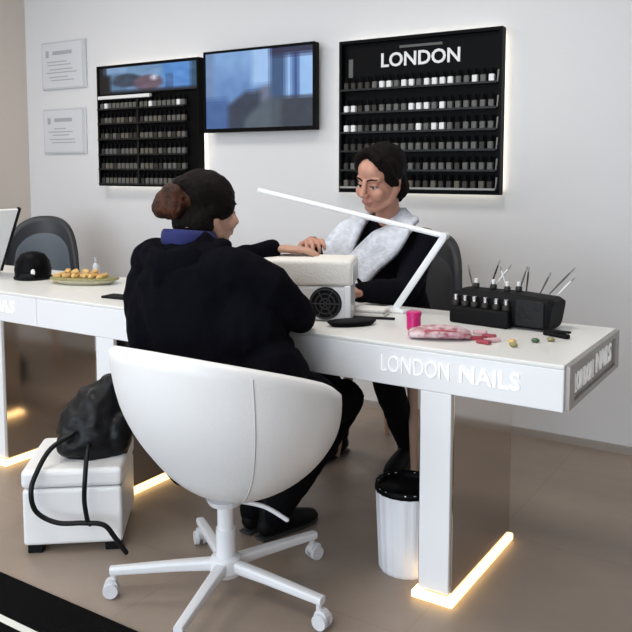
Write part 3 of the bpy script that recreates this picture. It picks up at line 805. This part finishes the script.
def eyes_brows(root, H, hairm, down=.010):
    for s in (-1, 1):
        bm = N(); blob(bm, (s*.031, .0722, -.003), (.0125, .0080, .0065)); bm.transform(H); e = obj('eye', bm, M['eyew'], root, True, world=True)
        bm = N(); blob(bm, (s*.031-.002, .0786, -.0055), (.0052, .0024, .0042)); bm.transform(H); obj('iris', bm, M['iris'], e, True, world=True)
        bm = N(); loft(bm, [(s*.017, .0775, -.001), (s*.030, .0815, .001), (s*.046, .0715, -.002)], [.0018, .0028, .0016], segs=8); bm.transform(H); obj('eyelashes', bm, hairm, root, True, world=True)
        bm = N(); loft(bm, [(s*.012, .0825, .022), (s*.030, .0815, .029), (s*.048, .0680, .025)], [.0028, .0034, .002], segs=8); bm.transform(H); obj('eyebrow', bm, hairm, root, True, world=True)

def shoe(root, heel, toe_dir, m):
    d = V((toe_dir[0], toe_dir[1], 0)).normalized(); h = V((heel[0], heel[1], 0)); bm = N()
    P = lambda a, z: h+d*a+V((0, 0, z))
    loft(bm, [P(.0, .045), P(.05, .050), P(.11, .043), P(.17, .034), P(.215, .028)], [(.035, .032), (.042, .036), (.036, .042), (.027, .044), (.020, .034)], up=(0, 0, 1), segs=18)
    loft(bm, [P(.02, .05), P(.03, .12)], [(.044, .040), (.042, .040)], up=d, segs=16)
    for v in bm.verts: v.co.z = max(v.co.z, .012)
    o = obj('shoe', bm, m, root, True, world=True)
    bm = N(); loft(bm, [P(-.03, .007), P(.05, .007), P(.13, .007), P(.20, .007), P(.235, .007)], [(.006, .028), (.006, .036), (.006, .043), (.006, .040), (.006, .02)], up=(0, 0, 1), segs=14, cap=False); obj('sole', bm, M['sole'], o, world=True)

# ---- client, back to us
cl_ = thing('person', 'seated client with dark hair in a bun and black hoodie, back turned', 'person', (-1.58, 1.85, 0))
hip = V((-1.560, 1.84, .50)); sL, sR = V((-1.850, 1.870, 1.000)), V((-1.475, 1.845, .995)); nk = V((-1.676, 1.885, 1.065))
Hc = hframe((-1.676, 1.962, 1.168), (.34, .93, -.16), (0, .12, 1))
side = (sR-sL).normalized()
elL, wrL = V((-1.80, 2.14, .94)), V((-1.690, 2.335, 1.010)); elR, wrR = V((-1.368, 1.985, .868)), V((-1.425, 2.135, .812))
kL, aL = V((-1.62, 2.26, .535)), V((-1.70, 2.22, .09)); kR, aR = V((-1.335, 2.235, .535)), V((-1.60, 2.215, .09))
bm = N()
loft(bm, [hip+V((0, 0, -.06)), hip+V((0, 0, .08)), hip.lerp(nk, .45), hip.lerp(nk, .78)+V((0, -.01, 0)), (sL+sR)/2+V((0, 0, -.01)), nk], [(.11, .17), (.11, .165), (.095, .135), (.105, .165), (.085, .165), (.05, .065)], up=(0, 1, 0), segs=24)
loft(bm, [nk+V((0, -.01, -.03)), nk+V((0, .01, .03)), Hc @ V((0, -.02, -.05))], [.056, .052, .053], segs=16)
head_volumes(bm, Hc)
for a, b, c in ((sL, elL, wrL), (sR, elR, wrR)): loft(bm, [a, a.lerp(b, .5), b, b.lerp(c, .4), c], [.050, .043, .037, .037, .025], segs=14)
hand_volumes(bm, wrL, (.86, .50, -.02), (0, 0, -1), 1, .17, .15, 1.08); hand_volumes(bm, wrR, (-.96, .16, -.06), (0, 0, -1), -1, .12)
for s, k, a in ((-.075, kL, aL), (.075, kR, aR)):
    h = hip+V((s, .0, -.02)); loft(bm, [h, h.lerp(k, .5), k, k.lerp(a, .35), a], [.085, .072, .056, .052, .035], segs=14)
remeshed('body', bm, M['skin2'], cl_, .0042, 2)
# hoodie
bm = N()
loft(bm, [hip+V((0, -.01, -.045)), hip+V((0, 0, .06)), hip.lerp(nk, .40), hip.lerp(nk, .72)+V((0, -.02, 0)), (sL+sR)/2+V((0, -.015, -.035)), nk+V((0, -.005, -.02))], [(.145, .205), (.15, .215), (.135, .195), (.14, .205), (.115, .19), (.075, .10)], up=(0, 1, 0), segs=28)
loft(bm, [sL+V((.03, 0, .0)), sL.lerp(elL, .5), elL, elL.lerp(wrL, .5), wrL-(wrL-elL).normalized()*.01], [.078, .068, .060, .053, .040], segs=18)
loft(bm, [sR+V((-.03, 0, .0)), sR.lerp(elR, .5)+V((.02, 0, .01)), elR, elR.lerp(wrR, .5), wrR], [.078, .074, .062, .055, .042], segs=18)
blob(bm, hip.lerp(sR, .42)+V((.07, .08, 0)), (.12, .13, .15)); blob(bm, hip.lerp(sR, .66)+V((.05, .04, 0)), (.11, .12, .14)); blob(bm, hip.lerp(sL, .62)+V((-.05, .0, 0)), (.11, .12, .20)); blob(bm, sL+V((.018, -.01, -.13)), (.078, .10, .15)); blob(bm, hip+V((.215, .17, .07)), (.10, .15, .10)); blob(bm, hip+V((.185, .05, .14)), (.11, .13, .16)); loft(bm, [sL+V((.06, 0, .025)), nk+V((0, -.03, -.035)), sR+V((-.06, 0, .02))], [(.05, .07), (.06, .09), (.05, .07)], up=(0, 0, 1), segs=16)
ho = remeshed('hoodie', bm, M['hood'], cl_, .006, 4, (.010, 11))
bm = N()   # hood lying on the shoulders
ring = [nk+V((math.sin(t)*.105*(1.1), -.015-math.cos(t)*.10, -.018-.035*math.cos(t))) for t in [(-1.9+3.8*i/20) for i in range(21)]]
loft(bm, ring, [(.040-.012*abs(i-10)/10, .030) for i in range(21)], up=(0, 0, 1), segs=14)
loft(bm, [nk+V((-.09, -.10, -.035)), nk+V((.0, -.135, -.075)), nk+V((.09, -.10, -.04))], [(.05, .03), (.07, .035), (.05, .03)], up=(0, 0, 1), segs=16)
remeshed('hood', bm, M['hood'], ho, .006, 4, (.006, 14))
bm = N()
ring = [nk+V((-.010+math.sin(t)*.074, -.004-math.cos(t)*.082, .014+.010*math.cos(t))) for t in [(-2.6+5.2*i/18) for i in range(19)]]
loft(bm, ring, [(.027, .010)]*19, up=(0, 0, 1), segs=12); obj('shirt_collar', bm, M['blue'], cl_, True, world=True)
bm = N()
for s, k, a in ((-.08, kL, aL), (.08, kR, aR)):
    h = hip+V((s, .0, -.02)); loft(bm, [h, h.lerp(k, .5), k, k.lerp(a, .35), k.lerp(a, .75), a+V((0, 0, -.01))], [.108, .092, .075, .068, .056, .052], segs=18)
remeshed('trousers', bm, M['trou'], cl_, .007, 3, (.006, 16))
shoe(cl_, aL+V((0, -.02, 0)), (.1, 1), M['blackm']); shoe(cl_, aR+V((-.02, -.03, 0)), (.25, 1), M['blackm'])
# hair
bm = N()
h = N(); blob(h, (0, -.022, .040), (.086, .104, .087), seg=28); blob(h, (0, -.055, -.03), (.072, .062, .075))
for s in (-1, 1): blob(h, (s*.060, .000, .022), (.027, .062, .058)); blob(h, (s*.055, -.05, -.045), (.032, .045, .05)); blob(h, (s*.072, -.012, -.004), (.016, .030, .034))
blob(h, (0, -.085, .055), (.055, .05, .045))
h.transform(Hc); hr_ = remeshed('hair', h, M['hair'], cl_, .005, 3, (.003, 40))
h = N(); R3 = Matrix.Rotation(.3, 3, 'X')
blob(h, (0, -.132, .004), (.058, .050, .050)); blob(h, (.02, -.145, .030), (.038, .034, .032)); blob(h, (-.018, -.150, -.012), (.040, .034, .036)); blob(h, (0, -.09, .02), (.055, .05, .05))
for k in range(7):
    a = 2*PI*k/7; loft(h, [(.050*math.cos(a+d_), -.137+.012*math.sin(3*d_), .004+.042*math.sin(a+d_)) for d_ in (0, .4, .8, 1.2)], [.010, .014, .014, .009], segs=8)
h.transform(Hc); remeshed('hair_bun', h, M['hairb'], hr_, .0045, 2, (.003, 50))
eyes_brows(cl_, Hc, M['hair'])
bm.free()

# ---- technician, facing us
te = thing('person', 'technician in black top with pale grey scarf, bent over the desk work', 'person', (-1.60, 3.15, 0))
hip = V((-1.60, 3.17, .515)); sL, sR = V((-1.405, 2.985, .995)), V((-1.785, 2.99, .985)); nk = V((-1.565, 2.965, 1.065))
Ht = hframe((-1.538, 2.852, 1.258), (-.20, -.90, -.34), (.06, -.28, 1)) @ Matrix.Scale(1.07, 4)
elL, wrL = V((-1.385, 2.80, .825)), V((-1.49, 2.575, .835)); elR, wrR = V((-1.86, 2.84, .84)), V((-1.70, 2.60, 1.012))
kL, aL = V((-1.47, 2.76, .525)), V((-1.525, 3.10, .09)); kR, aR = V((-1.76, 2.78, .525)), V((-1.84, 3.05, .09))
bm = N()
loft(bm, [hip+V((0, 0, -.06)), hip+V((0, -.02, .08)), hip.lerp(nk, .45)+V((0, -.01, 0)), hip.lerp(nk, .76), (sL+sR)/2+V((0, 0, -.01)), nk], [(.11, .17), (.105, .16), (.09, .13), (.105, .155), (.085, .16), (.05, .065)], up=(0, 1, .3), segs=24)
loft(bm, [nk+V((0, .01, -.03)), nk+V((.02, -.02, .04)), Ht @ V((0, -.02, -.05))], [.056, .051, .052], segs=16)
head_volumes(bm, Ht)
for a, b, c in ((sL, elL, wrL), (sR, elR, wrR)): loft(bm, [a, a.lerp(b, .5), b, b.lerp(c, .4), c], [.050, .043, .037, .037, .025], segs=14)
hand_volumes(bm, wrL, (-.93, -.25, .05), (0, -.2, -1), 1, .35); hand_volumes(bm, wrR, (.62, -.74, .14), (.1, 0, -1), -1, .40)
for s, k, a in ((.075, kL, aL), (-.075, kR, aR)):
    h = hip+V((s, 0, -.02)); loft(bm, [h, h.lerp(k, .5), k, k.lerp(a, .35), a], [.085, .072, .056, .052, .035], segs=14)
remeshed('body', bm, M['skin'], te, .0036, 4)
bm = N()
loft(bm, [hip+V((0, 0, -.03)), hip+V((0, -.02, .09)), hip.lerp(nk, .45)+V((0, -.01, 0)), hip.lerp(nk, .74), (sL+sR)/2+V((0, 0, -.02)), nk+V((0, 0, -.015))], [(.125, .185), (.12, .178), (.105, .15), (.122, .175), (.10, .178), (.062, .080)], up=(0, 1, .3), segs=26)
for a, b, c in ((sL, elL, wrL), (sR, elR, wrR)):
    loft(bm, [a, a.lerp(b, .5), b, b.lerp(c, .5), c-(c-b).normalized()*.03], [.066, .060, .055, .050, .038], segs=16)
remeshed('tunic', bm, M['tunic'], te, .006, 3, (.007, 13))
bm = N()
for s, k, a in ((.08, kL, aL), (-.08, kR, aR)):
    h = hip+V((s, 0, -.02)); loft(bm, [h, h.lerp(k, .5), k, k.lerp(a, .35), k.lerp(a, .75), a+V((0, 0, .01))], [.105, .088, .070, .062, .052, .046], segs=18)
remeshed('trousers', bm, M['trou'], te, .007, 3, (.005, 16))
shoe(te, aL+V((0, .02, 0)), (.1, -1), M['blackm']); shoe(te, aR+V((0, .02, 0)), (-.1, -1), M['blackm'])
# scarf
bm = N()
c0 = nk+V((0, .075, .012))
pR = [c0, nk+V((-.080, .03, .045)), nk+V((-.110, -.06, .012)), V((-1.700, 2.835, 1.00)), V((-1.715, 2.805, .93)), V((-1.700, 2.78, .855))]
pL = [c0, nk+V((.080, .03, .045)), nk+V((.110, -.06, .018)), V((-1.48, 2.825, 1.015)), V((-1.555, 2.80, .94)), V((-1.605, 2.775, .875))]
for P in (pR, pL):
    Q = smooth_path(P, 5); n_ = len(Q)
    loft(bm, Q, [(.016, .034+.040*min(1, (i/n_)*1.35)) for i in range(n_)], up=None, segs=16)
bm.free(); bm = N()
def band(P, wid, nrm):
    Q = smooth_path(P, 6); n_ = len(Q); NQ = smooth_path(nrm, 6); rings = []
    for i, p in enumerate(Q):
        d = (Q[min(i+1, n_-1)]-Q[max(i-1, 0)]).normalized(); nn = NQ[i]-d*NQ[i].dot(d); nn.normalize(); w = wid(i/(n_-1)); s_ = d.cross(nn)
        ring = []
        for k in range(16):
            t = 2*PI*k/16; ring.append(bm.verts.new(p+s_*w*math.cos(t)+nn*.015*math.sin(t)+nn*.006*math.cos(5*t)))
        rings.append(ring)
    for a, b in zip(rings, rings[1:]):
        for k in range(16): bm.faces.new((a[k], a[(k+1) % 16], b[(k+1) % 16], b[k]))
    bm.faces.new(rings[0]); bm.faces.new(list(reversed(rings[-1])))
nb = V((0, 1, .3)); nf_ = V((0, -1, .25)); nu = V((0, -.2, 1))
band(pR, lambda t: .040+.032*min(1, t*1.5), [nb, V((-.6, .2, .8)), nu, nf_, nf_, nf_])
band(pL, lambda t: .040+.032*min(1, t*1.5), [nb, V((.6, .2, .8)), nu, nf_, nf_, nf_])
obj('scarf', bm, M['scarf'], te, True, world=True)
# hair
h = N(); blob(h, (0, -.030, .044), (.084, .100, .086), seg=28); blob(h, (0, -.06, -.02), (.068, .055, .06)); blob(h, (.03, -.10, -.06), (.05, .045, .06))
for s in (-1, 1):
    blob(h, (s*.064, -.012, .030), (.024, .052, .058)); blob(h, (s*.052, -.055, -.050), (.03, .04, .045))
    loft(h, [(s*.012, .040, .118), (s*.048, .042, .092), (s*.072, .022, .045), (s*.078, .000, -.01)], [.018, .020, .018, .014], segs=10)
loft(h, [(.0, -.10, .0), (.01, -.12, -.06), (.01, -.11, -.12)], [.04, .038, .02], segs=12)
h.transform(Ht); remeshed('hair', h, M['hair'], te, .0045, 2, (.003, 40))
eyes_brows(te, Ht, M['hair'])
h = N(); loft(h, [(-.023, .086, -.0605), (-.010, .096, -.0585), (0, .0985, -.0600), (.010, .096, -.0585), (.023, .086, -.0605)], [(.003, .003), (.006, .004), (.0065, .004), (.006, .004), (.003, .003)], up=(0, 0, 1), segs=10)
h.transform(Ht); obj('lips', h, M['lips'], te, True, world=True)

# ---------------------------------------------------------------- light
w = bpy.data.worlds.new('daylight'); bpy.context.scene.world = w; w.use_nodes = True
bg = w.node_tree.nodes['Background']; bg.inputs['Color'].default_value = (.80, .90, 1.0, 1); bg.inputs['Strength'].default_value = 4.6
def area(name, loc, rot, sx, sy, power, col, portal=False):
    l = bpy.data.lights.new(name, 'AREA'); l.shape = 'RECTANGLE'; l.size = sx; l.size_y = sy; l.energy = power; l.color = col
    if portal: l.cycles.is_portal = True
    o = bpy.data.objects.new(name, l); C.objects.link(o); o.location = loc; o.rotation_euler = rot; return o
area('window_portal', ((WX0+WX1)/2, FRONT_Y-.05, (WZ0+WZ1)/2), (PI/2, 0, 0), WX1-WX0, WZ1-WZ0, 1, (1, 1, 1), True)
for x, y, p in ((-3.6, 2.2, 18), (-1.4, 2.2, 18), (-3.4, .3, 15), (-1.2, .3, 14)):
    area('ceiling_fill', (x, y, CEIL-.02), (0, 0, 0), .6, .6, p, (1, .96, .90))  # unseen fill lights, added under the ceiling to lift walls, floor and desk tops

# ---------------------------------------------------------------- camera
sc = bpy.context.scene
cam = bpy.data.cameras.new('camera'); co = bpy.data.objects.new('camera', cam); C.objects.link(co); sc.camera = co
FPX, CX, CY = 800.93, 316.0, 240.0
cam.sensor_fit = 'HORIZONTAL'; cam.sensor_width = 36; cam.lens = FPX*36/632
cam.shift_x = 0; cam.shift_y = -(316-CY)/632
Xc, Yc = (V((-930-CX, -(168-CY), -FPX))*-1).normalized(), V((835-CX, -(168-CY), -FPX)).normalized()
Zc = Xc.cross(Yc)
R = Matrix((Xc, Yc, Zc))            # rows: world axes seen from the camera
co.matrix_world = Matrix.Translation((0, 0, 1.30)) @ R.to_4x4()
cam.clip_start = .05
sc.view_settings.view_transform = 'Standard'; sc.view_settings.look = 'None'; sc.view_settings.gamma = 1; sc.view_settings.use_curve_mapping = False
sc.view_settings.exposure = 0.10
